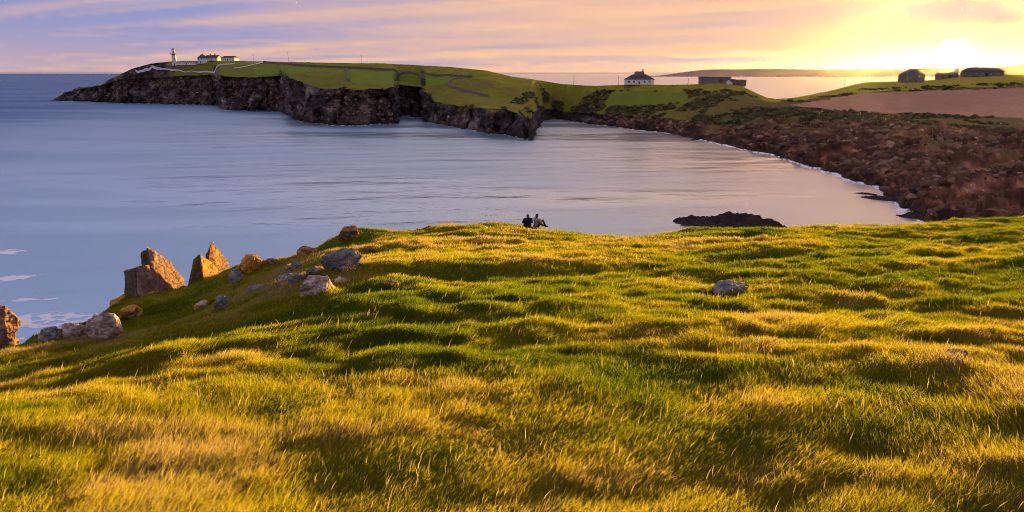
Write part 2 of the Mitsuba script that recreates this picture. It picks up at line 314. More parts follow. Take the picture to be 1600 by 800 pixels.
# ------------------------------------------------------------------ foreground slope
HILL = [(-150, 800, 6.2), (0, 800, 6.4), (400, 800, 6.6), (800, 800, 6.8), (1200, 800, 6.8), (1600, 800, 6.7), (1800, 800, 6.6),
        (0, 720, 7.8), (800, 720, 7.9), (1600, 720, 7.8), (0, 650, 10), (400, 650, 9.5), (800, 650, 9.2), (1200, 650, 9.2), (1600, 650, 9),
        (0, 600, 15), (0, 567, 23), (0, 553, 28), (-150, 610, 24), (60, 532, 30), (150, 494, 36), (210, 464, 40), (300, 455, 42), (330, 440, 42), (360, 415, 42), (420, 402, 42), (480, 396, 42), (530, 361, 43), (600, 356, 43),
        (700, 353, 44), (800, 357, 44), (840, 356, 44), (900, 366, 44), (960, 373, 43), (1060, 366, 42), (1110, 357, 41), (1200, 364, 42), (1290, 357, 42), (1390, 352, 44), (1500, 344, 46), (1600, 335, 48), (1800, 322, 50),
        (200, 540, 22), (250, 510, 27), (400, 490, 19), (350, 465, 32), (430, 440, 30), (500, 430, 25), (600, 430, 22.5), (800, 430, 22.5), (1000, 430, 22.5), (1200, 430, 22.5), (1400, 430, 22.5), (1600, 425, 22.5), (1800, 420, 22),
        (450, 415, 36), (550, 390, 31), (700, 390, 31), (900, 390, 31), (1100, 390, 31), (1300, 388, 31), (1500, 382, 32), (1750, 365, 33),
        (300, 560, 14.5), (600, 550, 12.8), (800, 550, 12.6), (1000, 550, 12.6), (1300, 550, 12.6), (1600, 550, 12.5)]
hp = np.array([at(*h) for h in HILL])
hp = np.vstack([hp, [[0, 0, EYE - 2.9], [-6, 2, EYE - 3.0], [6, 2, EYE - 2.9], [-14, 3, EYE - 4.2], [14, 3, EYE - 2.9]]])
rbf = RBFInterpolator(hp[:, :2], hp[:, 2], kernel='thin_plate_spline', smoothing=.2)
EDGE = np.array([(kz(a, b)[0], c) for a, b, c in HILL if (a, b) in ((-150, 610), (0, 553), (60, 532), (150, 494), (210, 464), (300, 455), (360, 415), (420, 402), (480, 396), (530, 361), (600, 356), (700, 353), (800, 357), (840, 356),
                 (900, 366), (960, 373), (1060, 366), (1110, 357), (1200, 364), (1290, 357), (1390, 352), (1500, 344), (1600, 335), (1800, 322))])
EDGE = EDGE[np.argsort(EDGE[:, 0])]
gx, gy = np.linspace(-70, 75, 146), np.linspace(-4, 64, 69)
GX, GY = np.meshgrid(gx, gy, indexing='ij')
base_grid = RegularGridInterpolator((gx, gy), rbf(np.stack([GX.ravel(), GY.ravel()], -1)).reshape(GX.shape), method='linear', bounds_error=False, fill_value=None)

def hill_edge(k): return np.interp(k, EDGE[:, 0], EDGE[:, 1]) + jit(k, 22, .9, 61)
def hill_z(x, y):
    x, y = np.asarray(x, float), np.asarray(y, float)
    ys = np.maximum(y, .5); k = np.clip(x / ys, -1.1, 1.1)
    de = hill_edge(k); yy = np.minimum(ys, de)
    s = np.where(y > .5, yy / ys, 1)
    z = base_grid(np.stack([x * s, np.where(y > .5, yy, y)], -1))
    q = P3(x, y)
    w = meshkit.fbm(q * .12, 3, 77) - .5
    qq = q + np.stack([w * 6, w * 5, w * 0], -1)
    lump = meshkit.fbm(qq * [.16, .26, 1], 3, 81)
    hum = meshkit.fbm(qq * [.42, .62, 1], 3, 83)
    fadein = np.clip((np.hypot(x, y) - 2) / 20, .2, .85)
    z = z + fadein * ((lump - .5) * .8 + (hum - .5) * .52 + (ridged(qq * [.9, 1.3, 1], 2, 87) - .65) * .16 + (meshkit.noise(q * 1.9, 85) - .5) * .16)
    t = np.maximum(ys - de, 0)
    return z - .25 * t - .9 * t * t / (1 + .55 * t) 

def tone(x, y):
    """0 = fresh green, 1 = straw, per point of the slope"""
    q = P3(x, y)
    a = meshkit.fbm(q * [.10, .16, 1], 4, 91); b = meshkit.fbm(q * [.55, .8, 1], 3, 93)
    return np.clip(.43 + (a - .5) * 1.4 + (b - .5) * 1.3, 0, 1)

GR = [(0, (.080, .125, .007)), (.3, (.155, .19, .008)), (.5, (.24, .235, .009)), (.7, (.32, .28, .012)), (.88, (.33, .27, .045)), (1, (.37, .29, .14))]
def hillside():
    r = np.concatenate([np.linspace(.6, 2.5, 6), np.geomspace(3, 46, 270), np.linspace(46.4, 85, 36)])
    k = np.linspace(-1.02, 1.02, 520)
    Y, Kk = np.meshgrid(r, k, indexing='ij'); X = Kk * Y
    Z = np.maximum(hill_z(X.ravel(), Y.ravel()).reshape(X.shape), -3)
    col = ramp(GR, tone(X, Y) * .8) * .7
    whole('grass_slope', (P3(X, Y, Z).reshape(-1, 3), grid_faces(*X.shape)), 'mat_vertex', 'hummocky green and golden grass slope in the foreground', kind='structure', color=col.reshape(-1, 3), smooth=True)
hillside()


NO_GRASS = []   # (x, y, radius) of the stones that stand on the slope
def hill_hit(px, py):
    k, sl = kz(px, py)
    d = np.linspace(4, 60, 2400)
    g = EYE + sl * d - hill_z(k * d, d)
    i = np.argmax(g < 0) if (g < 0).any() else np.argmin(g)
    return np.array([k * d[i], d[i], float(hill_z(k * d[i], d[i]))])

# ------------------------------------------------------------------ stones of the slope
PINK = [(0, (.085, .05, .04)), (.35, (.17, .095, .072)), (.65, (.27, .155, .12)), (1, (.38, .25, .20))]
GREY = [(0, (.07, .07, .07)), (.45, (.17, .165, .16)), (.7, (.30, .285, .27)), (1, (.48, .45, .42))]
PALE = [(0, (.12, .085, .07)), (.4, (.30, .22, .17)), (.6, (.52, .42, .34)), (1, (.68, .62, .55))]
ORANGE = np.array((.52, .25, .018)); MOSS = np.array((.055, .060, .016))

def stone_mesh(pts, res, amp, pal, lichen, moss, seed, bed=None, frac=1.0):
    m = trimesh.convex.convex_hull(np.asarray(pts, float))
    v, f = trimesh.remesh.subdivide_to_size(m.vertices, m.faces, res, max_iter=12)
    m = trimesh.Trimesh(v, f, process=True)
    trimesh.smoothing.filter_laplacian(m, lamb=.35, iterations=3, volume_constraint=False)
    n = np.array(m.vertex_normals); p = np.array(m.vertices)
    a = meshkit.fbm(p * 1.1 * frac, 4, seed) - .5; b = ridged(p * 2.6 * frac, 3, seed + 3) - .6
    push = amp * (1.5 * a + .55 * b)
    if bed is not None:                                   # ledges where the beds of the rock end
        t = p @ bed; lay = t * 3.2 * frac + meshkit.fbm(p * .8, 2, seed + 5) * 1.4
        side = 1 - np.abs(n @ bed)
        push = push + side * amp * .9 * (meshkit.noise(P3(np.floor(lay) * 7.3, np.floor(lay) * 1.9), seed) - .5) * 2
    q = p + n * push[:, None]
    n1, n2, n3 = meshkit.fbm(p * 1.3 * frac, 4, seed + 11), meshkit.fbm(p * 4 * frac, 3, seed + 12), meshkit.fbm(p * 12, 2, seed + 13)
    c = ramp(pal, np.clip(.5 + (n1 - .5) * .9 + (n2 - .5) * .8 + (n3 - .5) * .7, 0, 1))
    if lichen:
        c = lerp(c, ORANGE * (.7 + .6 * n3[:, None]), sstep(.62 - lichen * .35, .72 - lichen * .35, n1 * .55 + n2 * .45)[:, None] * .9)
    if moss is not None:
        w = np.clip(n @ np.asarray(moss), 0, 1)
        c = lerp(c, MOSS * (.6 + .8 * n2[:, None]), (sstep(.35, .75, w) * sstep(.3, .5, n2 + .1))[:, None] * .85)
    return trimesh.Trimesh(q, m.faces, process=False), c

BED = np.array((.74, -.12, .66)); BED /= np.linalg.norm(BED)
def slab(label, pix, pal=PINK, lichen=0, moss=(-.8, -.55, 0), seed=1, group=None, name='rock_slab', amp=.12, base=None, res=.10):
    pts = [at(*p) for p in pix]
    m, c = stone_mesh(pts, res, amp, pal, lichen, moss, seed, BED)
    p = np.mean(pts, 0); NO_GRASS.append((p[0], p[1], .5))
    return whole(name, m, 'mat_rock', label, 'rock', group, color=c, smooth=True)

def boulder(label, px0, px1, py0, py1, pal=GREY, lichen=0, seed=1, deep=1.0, sink=.75, name='boulder', amp=.15, d=None, flat=.0, moss=None):
    """a stone that spans these pixels, standing on the slope under its lower edge"""
    h = hill_hit((px0 + px1) / 2, py1) if d is None else at((px0 + px1) / 2, py1, d)
    w = (px1 - px0) / F * h[1]; t = (py1 - py0) / F * h[1]
    g = np.random.default_rng(seed)
    u = g.normal(size=(26, 3)); u /= np.linalg.norm(u, axis=1, keepdims=True)
    u = np.sign(u) * np.abs(u) ** .8
    hgt = t * (1 + sink)
    pts = u * [w / 2 * 1.04, w / 2 * deep, hgt / 2] + [h[0], h[1] + w / 2 * deep * .7, h[2] - t * sink + hgt / 2]
    m, c = stone_mesh(pts, max(.045, w / 26), amp * min(w, hgt) * .8, pal, lichen, moss, seed, BED, frac=1.4 / max(w, .5) + .4)
    NO_GRASS.append((h[0], h[1] + w / 2 * deep * .7, w * .27))
    return whole(name, m, 'mat_rock', label, 'rock', color=c, smooth=True)

slab('leftmost low pink rock slab with a dark mossy left end, on the cliff edge', [(195, 424, 40.8), (212, 419, 39.6), (240, 411, 42.4), (195, 475, 40.2), (216, 484, 38.4), (245, 480, 40.4), (280, 464, 43.6), (206, 424, 42.6), (256, 428, 44.6), (268, 470, 45), (200, 480, 43)], seed=21)
slab('tallest pink rock slab with a pointed top, second from the left on the cliff edge', [(221, 396, 43.0), (231, 388, 42.2), (241, 393, 42.4), (262, 405, 43.8), (288, 438, 45.8), (294, 458, 46.0), (262, 466, 42.6), (240, 440, 41.2), (222, 440, 42.6), (238, 395, 45), (280, 440, 47.4), (225, 470, 45)], seed=34)
slab('orange lichen rock slab with a dark mossy left side, third from the left on the cliff edge', [(303, 404, 41.8), (312, 398, 41.0), (332, 411, 43), (352, 436, 45.4), (351, 452, 45.2), (322, 460, 40.8), (293, 456, 41.2), (298, 425, 41.7), (320, 405, 43.8), (346, 440, 46.4), (295, 465, 44)], lichen=.62, seed=45, amp=.06)
slab('small pointed pink rock slab behind the orange lichen slab', [(321, 398, 43.4), (330, 379, 43.2), (334, 382, 43.5), (356, 408, 45.6), (361, 425, 46), (345, 440, 44.2), (324, 420, 42.9), (336, 386, 45.2), (359, 425, 47.2), (322, 430, 45)], lichen=.28, seed=52, amp=.05)
slab('low pink rock wedge in front of the two tallest slabs', [(250, 478, 39.0), (268, 455, 39.6), (288, 446, 40.6), (306, 466, 42.4), (304, 488, 41.8), (262, 494, 38.8), (275, 462, 41.6), (300, 485, 43), (255, 492, 42)], seed=63, moss=None, lichen=.1)
slab('yellow lichen rock on the cliff edge below the leftmost slab', [(172, 470, 39.0), (196, 459, 39.6), (214, 462, 40.6), (220, 474, 40.8), (196, 488, 38.4), (170, 490, 38.4), (200, 466, 41), (215, 485, 41)], lichen=.95, seed=71, moss=None, pal=GREY)
boulder('bright orange lichen boulder right of the pointed slabs', 360, 404, 399, 426, PINK, .8, 81, .9)
boulder('small grey boulder under the orange lichen boulder', 356, 378, 420, 444, GREY, .1, 82)
boulder('long grey outcrop with pale lichen on the left of the slope', 500, 572, 388, 424, GREY, .22, 83, .8, amp=.16)
boulder('pale pink and white boulder in the grass left of centre', 464, 522, 431, 463, PALE, .12, 84, .8)
boulder('low grey boulder left of the pale pink boulder', 430, 478, 427, 446, GREY, .08, 85, .8)
boulder('brown lichen knob on the skyline above the grey outcrop', 462, 497, 386, 402, PINK, .4, 86, .9)
boulder('lichen covered knob at the left end of the grassy skyline', 528, 562, 352, 374, PINK, .5, 87, .9, moss=(-.5, -.6, .3))
boulder('small grey stone in the grass below the orange lichen slab', 333, 362, 462, 484, GREY, .0, 88, .8)
boulder('flat grey stone in the grass right of centre', 1116, 1182, 444, 462, GREY, .05, 89, .9, .6)
boulder('small brown stone beside the flat grey stone', 1086, 1112, 452, 464, PINK, .05, 90, .9, .5)
boulder('orange streaked rock under the yellow lichen rock', 180, 218, 478, 500, PINK, .55, 91, .9)
boulder('largest pale boulder at the foot of the left cliff edge', 128, 186, 487, 535, PALE, .1, 92, .8)
boulder('grey rounded boulder second from the left along the cliff edge', 92, 138, 499, 535, PALE, .0, 93, .8)
boulder('small grey boulder nearest the left end of the cliff edge', 56, 90, 508, 538, GREY, .05, 94, .8)
boulder('brown sea stack cut by the left edge of the picture', -34, 24, 476, 545, PINK, .1, 95, .8, d=44)
boulder('pale grey stone in the grass far right of the slope', 1476, 1524, 548, 572, GREY, .0, 96, .9, .5)

for i, (a, b, c, e, pal, li, lab) in enumerate(((404, 436, 404, 416, PINK, .35, 'low lichen ledge in the turf right of the orange lichen boulder'), (446, 476, 410, 424, GREY, .2, 'low grey ledge in the turf just below the brown lichen knob'),
        (476, 506, 418, 433, GREY, .1, 'grey ledge just above the pale pink boulder'), (566, 590, 384, 394, PINK, .3, 'small brown ledge at the right end of the long grey outcrop'), (384, 416, 446, 458, GREY, .05, 'low grey ledge left of the low grey boulder'),
        (520, 548, 434, 446, PALE, .1, 'small pale stone just right of the pale pink boulder'), (300, 330, 470, 482, PALE, .2, 'small pale stone left of the small grey stone in the grass'), (590, 622, 440, 450, PINK, .1, 'low brown stone half buried in the golden grass'))):
    boulder(lab, a, b, c, e, pal, li, 120 + i, .8, .9, amp=.2)

# ------------------------------------------------------------------ smooth bodies
def sph(p, r):
    return m3.Manifold.sphere(float(r), 14).translate([float(x) for x in p])
def bone(a, ra, b, rb): return m3.Manifold.batch_hull([sph(a, ra), sph(b, rb)])
def body(bones, size=.02, it=8):
    man = m3.Manifold.batch_boolean([bone(*b) for b in bones], m3.OpType.Add)
    man = man.refine_to_length(size)
    mm = man.to_mesh(); m = trimesh.Trimesh(mm.vert_properties[:, :3], mm.tri_verts, process=False)
    trimesh.smoothing.filter_taubin(m, iterations=it)
    return m
def placed(m, o, rz=0, s=1.0):
    m = m.copy(); m.vertices = (m.vertices * s) @ np.array([[math.cos(rz), math.sin(rz), 0], [-math.sin(rz), math.cos(rz), 0], [0, 0, 1]]) + o
    return m

scene['mat_black_cloth'] = pr(rgb(.012, .012, .015), .9); scene['mat_dark_cloth'] = pr(rgb(.030, .024, .028), .9)
scene['mat_grey_cloth'] = pr(rgb(.30, .27, .28), .9); scene['mat_skin'] = pr(rgb(.42, .25, .18), .6); scene['mat_grey_hair'] = pr(rgb(.16, .16, .18), .8)
scene['mat_dark_hair'] = pr(rgb(.020, .014, .010), .7); scene['mat_shoe'] = pr(rgb(.03, .025, .02), .8)

def seated(label, o, rz, coat, hair, trousers, hood, turn):
    """a person sitting on the ground with the knees drawn up, facing local +y; hips at o"""
    t = thing('person', label, 'person')
    hip = [(-.10, 0, .12), (.10, 0, .12)]; knee = [(-.13, .40, .44), (.14, .42, .42)]; ank = [(-.12, .60, .09), (.14, .63, .08)]
    chest, neck = (0, .03, .46), (0, .06, .60)
    sh = [(-.19, .03, .54), (.19, .03, .54)]; elb = [(-.27, .20, .34), (.27, .21, .33)]; wri = [(-.10, .42, .36), (.11, .43, .36)]
    hd = np.array((.0, .08, .74))
    skin = [((0, 0, .13), .13, chest, .15), (chest, .15, neck, .055), (neck, .055, hd - [0, 0, .05], .06), (hd + [0, .015, -.055], .062, hd + [0, -.01, .03], .088),
            (hd + [0, .085, -.02], .012, hd + [0, .10, -.03], .014), (hd + [0, .05, -.085], .035, hd + [0, .04, -.06], .05)]
    for i, sg in ((0, -1), (1, 1)):
        skin += [(hip[i], .085, knee[i], .055), (knee[i], .055, ank[i], .040), (ank[i], .04, (ank[i][0], ank[i][1] + .14, .035), .032), (sh[i], .055, elb[i], .042), (elb[i], .042, wri[i], .028)]
        skin += [(hd + [sg * .085, -.005, -.015], .014, hd + [sg * .09, -.015, .012], .012), (hd + [sg * .032, .075, .005], .013, hd + [sg * .034, .077, .006], .012)]
        w = np.array(wri[i]); pm = w + [-sg * .045, .035, -.01]
        skin.append((w, .027, pm, .032))
        for q in range(4):
            a = pm + [-sg * .01, .014 - .016 * q + .012, .012 - .014 * q]; b2 = a + [-sg * .035, .012, -.012]; c2 = b2 + [-sg * .022, -.012, -.016]
            skin += [(a, .0095, b2, .009), (b2, .009, c2, .008)]
        skin += [(w + [0, .02, .015], .012, w + [-sg * .02, .045, .03], .010)]
    R = math.radians
    def put(name, m, mat): part(t, name, placed(m, o, rz), mat, smooth=True)
    put('body', body(skin, .018, 6), 'mat_skin')
    up = [((0, -.005, .12), .165, (0, .02, .34), .165), ((0, .02, .34), .165, (0, .03, .50), .155), ((0, .03, .5), .13, (0, .05, .58), .085), (sh[0], .085, sh[1], .085)]
    for i in (0, 1): up += [(sh[i], .085, elb[i], .066), (elb[i], .066, wri[i], .046), ((0, .02, .36), .15, sh[i], .085)]
    if hood: up += [((0, -.03, .60), .10, (0, .01, .66), .085)]
    put('jacket' if hood else 'pullover', body(up, .025, 6), coat)
    lg = [((0, .0, .12), .145, (0, .05, .13), .13)]
    for i in (0, 1): lg += [(hip[i], .115, knee[i], .078), (knee[i], .078, ank[i], .060)]
    put('trousers', body(lg, .025, 6), trousers)
    put('hair', body([(hd + [0, -.025, .035], .092, hd + [0, .03, .055], .072), (hd + [0, -.045, 0], .080, hd + [0, -.04, -.07], .055)] + ([] if hood else [(hd + [0, -.06, -.02], .07, hd + [0, -.06, -.13], .05)]), .018, 5), hair)
    for i in (0, 1): part(t, 'shoe', placed(body([(np.array(ank[i]) + [0, -.02, -.03], .052, np.array(ank[i]) + [0, .17, -.045], .040)], .025, 4), o, rz), 'mat_shoe', smooth=True)
    return t
h1, h2 = hill_hit(825, 357), hill_hit(838, 355)
h1 = at(825, 356, h1[1]); h1[2] = float(hill_z(h1[0], h1[1]))
seated('person in a black jacket with grey hair sitting on the cliff edge, seen from behind', h1 + [0, 0, .0], math.radians(8), 'mat_black_cloth', 'mat_grey_hair', 'mat_black_cloth', True, 0)
h2 = np.array([h1[0] + .49, h1[1] + .45, 0]); h2[2] = float(hill_z(h2[0], h2[1]))
seated('person with dark hair and a pale grey pullover sitting beside the person in black', h2 + [0, 0, .04], math.radians(-52), 'mat_grey_cloth', 'mat_dark_hair', 'mat_dark_cloth', False, 0)

# ------------------------------------------------------------------ two gulls on the slabs
scene['mat_gull_white'] = pr(rgb(.80, .79, .76), .8); scene['mat_gull_grey'] = pr(rgb(.35, .36, .38), .8); scene['mat_beak'] = pr(rgb(.6, .35, .04), .5)
def gull(label, p, rz):
    t = thing('gull', label, 'bird')
    put = lambda nm, b, mat, s=.012: part(t, nm, placed(body(b, s, 5), p, rz, .8), mat, smooth=True)
    put('body', [((.07, 0, .13), .052, (-.07, 0, .10), .050), ((-.07, 0, .10), .05, (-.19, 0, .085), .018), ((.08, 0, .14), .045, (.105, 0, .21), .030), ((.105, 0, .21), .030, (.125, 0, .225), .030)], 'mat_gull_white')
    for s in (-1, 1): put('wing', [((.05, s * .045, .13), .028, (-.10, s * .042, .115), .022), ((-.10, s * .042, .115), .022, (-.23, s * .015, .10), .006)], 'mat_gull_grey')
    put('beak', [((.150, 0, .222), .009, (.185, 0, .214), .004)], 'mat_beak', .006)
    for s in (-1, 1): put('leg', [((0, s * .02, .07), .006, (.005, s * .02, .0), .005), ((.005, s * .02, .0), .005, (.04, s * .025, .0), .004)], 'mat_beak', .008)
gull('white gull perched on the tallest pink slab', at(232, 390.5, 43.0), 2.6)
gull('white gull perched on the small pointed slab', at(331, 381.5, 43.9), .4)

# ------------------------------------------------------------------ buildings on the headland
scene['mat_whitewash'] = pr(mikit.proc(lambda p, n, uv: mix((.62, .62, .62), (.80, .79, .77), fbm(p.x * .9, p.y * .9, p.z * .5, 3))), .9)
scene['mat_slate'] = pr(rgb(.075, .068, .070), .7); scene['mat_red_roof'] = pr(rgb(.16, .075, .05), .8); scene['mat_brick'] = pr(rgb(.34, .17, .09), .9)
scene['mat_stone_wall'] = pr(mikit.proc(lambda p, n, uv: mix((.07, .06, .055), (.20, .18, .16), fbm(p.x * 1.2, p.y * 1.2, p.z * 2.2, 3))), .95)
scene['mat_render_grey'] = pr(mikit.proc(lambda p, n, uv: mix((.13, .105, .10), (.23, .19, .175), fbm(p.x * .6, p.y * .6, p.z * .6, 3))), .9)
scene['mat_pane'] = pr(rgb(.02, .025, .03), .08, .8); scene['mat_frame'] = pr(rgb(.55, .55, .54), .6); scene['mat_door'] = pr(rgb(.10, .03, .025), .6)
scene['mat_iron'] = pr(rgb(.11, .045, .035), .6); scene['mat_lantern'] = {'type': 'thindielectric'}; scene['mat_dome'] = pr(rgb(.20, .19, .19), .5); scene['mat_wood'] = pr(rgb(.06, .045, .035), .9)

def box(sx, sy, sz, c=(0, 0, 0)):
    m = trimesh.creation.box((sx, sy, sz)); m.apply_translation(c); return m
def cat(*ms): return trimesh.util.concatenate(list(ms))
def hull(pts): return trimesh.convex.convex_hull(np.asarray(pts, float))
def ground_hit(px, py, dmin=0):
    """the point of the headland's ground seen at this pixel"""
    k0 = float(kz(px, py)[0]); s = float(kz(px, py)[1])
    Dw, Dt, zt, Dm, zm, Dc, zc = (float(a[0]) for a in profile(np.array([k0])))
    d = np.linspace(max(Dt, dmin), Dc, 300); z = np.interp(d, [Dt, Dm, Dc], [zt, zm, zc])
    i = np.argmin(np.abs(z - EYE - s * d)); return np.array([k0 * d[i], d[i], z[i]])

def house(name, label, cat_, px, d, rz, L, B, wh, rh, wallm, roofm, hip=0.0, chim=(), wins=(), doors=(), low=.6, group=None):
    """long side towards local -y; chim: (x, y, width, height above ridge); wins, doors: (x, sill, w, h)"""
    k = float(kz(px, 115)[0]); o = np.array([k * d, d, 0.0]); o[2] = ground_z(o[0], d)[0] - low
    t = thing(name, label, cat_, group)
    put = lambda ow, nm, m, mat: part(ow, nm, placed(m, o, math.radians(rz)), mat)
    g = 0 if hip else rh * .98
    put(t, 'wall', hull([(sx * L / 2, sy * B / 2, z) for sx in (-1, 1) for sy in (-1, 1) for z in (0, wh + low)] + ([(sx * L / 2, 0, wh + low + g) for sx in (-1, 1)] if not hip else [])), wallm)
    e, z0 = .45, wh + low; R = []
    for sy in (-1, 1):
        a = [(-L / 2 - e, sy * (B / 2 + e), z0 - .25), (L / 2 + e, sy * (B / 2 + e), z0 - .25), (L / 2 + e - hip * L, 0, z0 + rh), (-L / 2 - e + hip * L, 0, z0 + rh)]
        R += a + [(x, y, z + .25) for x, y, z in a]
    if hip: put(t, 'roof', hull(R), roofm)
    else: put(t, 'roof', cat(hull(R[:8]), hull(R[8:])), roofm)
    for x, y, w, h in chim:
        c = put(t + '__roof', 'chimney', cat(box(w, w * .7, h + rh, (x, y, z0 + (h + rh) / 2)), box(w * 1.15, w * .85, .3, (x, y, z0 + h + rh + .12))), 'mat_brick' if wallm != 'mat_render_grey' else 'mat_render_grey')
        put(t + '__roof', 'chimney_pot', trimesh.creation.cylinder(.16, .7, sections=10, transform=trimesh.transformations.translation_matrix((x, y, z0 + h + rh + .6))), 'mat_red_roof')
    for x, sl, w, h in wins:
        wk = put(t, 'window', cat(box(w + .24, .16, .12, (x, -B / 2 - .07, low + sl - .06)), box(.12, .14, h, (x - w / 2 - .06, -B / 2 - .06, low + sl + h / 2)), box(.12, .14, h, (x + w / 2 + .06, -B / 2 - .06, low + sl + h / 2)),
                                  box(w + .24, .14, .12, (x, -B / 2 - .06, low + sl + h + .06)), box(.08, .12, h, (x, -B / 2 - .055, low + sl + h / 2))), 'mat_frame')
        put(t + '__window', 'pane', box(w - .002, .04, h - .002, (x, -B / 2 - .018, low + sl + h / 2)), 'mat_pane')
    for x, sl, w, h in doors: put(t, 'door', box(w, .12, h, (x, -B / 2 - .055, low + sl + h / 2)), 'mat_door')
    return t, o

def lighthouse():
    d = 950.0; k = float(kz(273, 100)[0]); o = np.array([k * d, d, 0.0]); o[2] = ground_z(o[0], d)[0] - .5
    t = thing('lighthouse', 'white lighthouse tower with a dark gallery on the headland', 'lighthouse')
    rev = lambda prof, n=28: trimesh.creation.revolve(np.array(prof, float), sections=n)
    put = lambda ow, nm, m, mat, **kw: part(ow, nm, placed(m, o), mat, **kw)
    put(t, 'tower', rev([(0, 0), (3.5, 0), (3.5, 1.2), (3.0, 1.5), (2.3, 13.6), (0, 13.6)]), 'mat_whitewash', smooth=30)
    put(t, 'gallery', cat(rev([(0, 13.3), (2.4, 13.3), (4.1, 14.0), (4.3, 14.0), (4.3, 14.4), (0, 14.4)])), 'mat_iron')
    rail = [rev([(4.16, 15.5), (4.24, 15.5), (4.24, 15.62), (4.16, 15.62), (4.16, 15.5)]), rev([(4.16, 14.95), (4.22, 14.95), (4.22, 15.03), (4.16, 15.03), (4.16, 14.95)])]
    for i in range(20):
        a = i * math.pi / 10; rail.append(box(.09, .09, 1.2, (4.19 * math.cos(a), 4.19 * math.sin(a), 15.0)))
    put(t + '__gallery', 'railing', cat(*rail), 'mat_iron')
    put(t, 'lantern_base', rev([(0, 14.41), (1.95, 14.41), (1.95, 16.4), (0, 16.4)]), 'mat_whitewash', smooth=30)
    fr = [rev([(0, 19.4), (2.0, 19.4), (2.0, 19.6), (0, 19.6)])]
    for i in range(12):
        a = i * math.pi / 6; fr.append(box(.12, .12, 3.0, (1.85 * math.cos(a), 1.85 * math.sin(a), 17.9)))
    put(t, 'lantern_frame', cat(*fr), 'mat_dome')
    put(t, 'lantern_glass', rev([(1.78, 16.42), (1.78, 19.38)]), 'mat_lantern', smooth=True)
    put(t, 'lens', rev([(0, 16.45), (.8, 16.6), (1.0, 17.8), (.8, 19.0), (0, 19.2)]), 'mat_dome', smooth=30)
    put(t, 'dome', rev([(0, 19.61), (2.05, 19.61), (1.8, 20.2), (1.1, 20.9), (.3, 21.2), (.25, 21.6), (0, 21.7)]), 'mat_dome', smooth=30)
    for z, a in ((4, -1.9), (8.5, -1.2), (11.5, -1.9)):
        r = 3.0 - .7 * (z - 1.5) / 12.1
        m = box(.25, .9, 1.4); m.apply_transform(trimesh.transformations.rotation_matrix(a, (0, 0, 1))); m.apply_translation((r * math.cos(a), r * math.sin(a), z)); put(t, 'window', m, 'mat_pane')
    m = box(.3, 1.1, 2.3); m.apply_transform(trimesh.transformations.rotation_matrix(-1.3, (0, 0, 1))); m.apply_translation((3.42 * math.cos(-1.3), 3.42 * math.sin(-1.3), 1.2)); put(t, 'door', m, 'mat_door')
lighthouse()
W3 = lambda xs, s=1.0, w=1.1, h=1.4: [(x, s, w, h) for x in xs]
house('outbuilding', 'low white store with a flat grey roof beside the lighthouse tower', 'building', 294, 948, -14, 27, 5, 3.0, .4, 'mat_whitewash', 'mat_render_grey', hip=.05, wins=W3((-8, -2, 4, 9), .8, .9, .9), doors=((0.9, 0, 1, 1.9),))
house('keepers_house', 'white two storey house with a steep slate gable near the lighthouse', 'house', 319, 946, -16, 8.5, 9.5, 6.0, 4.4, 'mat_whitewash', 'mat_slate', hip=.42, chim=((0, 0, .7, .6),), wins=W3((-2.4, 2.4)) + W3((-2.4, 2.4), 3.9), doors=((0, 0, 1.1, 2.1),))
house('keepers_house', 'long white house with two tall brick chimneys beside the gabled house', 'house', 335.5, 951, -16, 18, 8, 3.4, 2.9, 'mat_whitewash', 'mat_slate', chim=((-3.4, 0, 1.7, 1.3), (3.0, 0, 1.5, 1.6)), wins=W3((-6.5, -3, 3, 6.5)), doors=((0, 0, 1.1, 2.1),))
house('bungalow', 'low cream bungalow with a brown hipped roof, rightmost by the lighthouse', 'house', 361.5, 944, -18, 20, 9, 3.6, 1.8, 'mat_whitewash', 'mat_red_roof', hip=.12, wins=W3((-7, -3.5, 3.5, 7)), doors=((0, 0, 1.1, 2.1),))
t, o = house('cottage', 'white cottage with a dark hipped roof and a square upper room on the low isthmus', 'house', 999, 598, -8, 23, 12, 3.6, 3.6, 'mat_whitewash', 'mat_slate', hip=.3, wins=W3((-8, -4, 4, 8), 1, 1.3, 1.4), doors=((0, 0, 1.2, 2.1),))
part(t, 'upper_room', placed(box(7.6, 4.6, 5.4, (0, 0, 7.5)), o, math.radians(-8)), 'mat_render_grey')
part(t + '__roof', 'chimney', placed(box(1.0, .8, 1.8, (2.6, 1, 11.0)), o, math.radians(-8)), 'mat_brick')
t, o = house('shed', 'long flat roofed grey shed on the low isthmus', 'building', 1117, 556, -6, 22, 9, 4.6, .3, 'mat_render_grey', 'mat_slate', hip=.03, wins=W3((-7, 0, 7), 1.4, 1.6, 1.1), doors=((4, 0, 2.4, 3),))
house('outbuilding', 'small white gabled outbuilding right of the long shed', 'building', 1144, 546, 30, 6, 5, 2.0, 1.6, 'mat_whitewash', 'mat_slate', wins=W3((-1.5,), .8, .8, .8), doors=((1, 0, 1, 1.8),))
house('outbuilding', 'dark stone ruin at the right end of the isthmus buildings', 'building', 1156, 542, 4, 8, 6, 3.6, .3, 'mat_stone_wall', 'mat_slate', hip=.04, wins=W3((2,), 1, 1, 1), doors=((-1.5, 0, 1, 2),))
house('farmhouse', 'hipped roof farmhouse on the ridge left of the sun', 'house', 1425, 640, 12, 17, 11, 5.6, 4.4, 'mat_render_grey', 'mat_slate', hip=.24, chim=((-4, 0, 1.2, .5), (4, 0, 1.2, .5)), wins=W3((-6, -2, 2, 6)) + W3((-6, -2, 2, 6), 3.6), doors=((0, 0, 1.1, 2.1),))
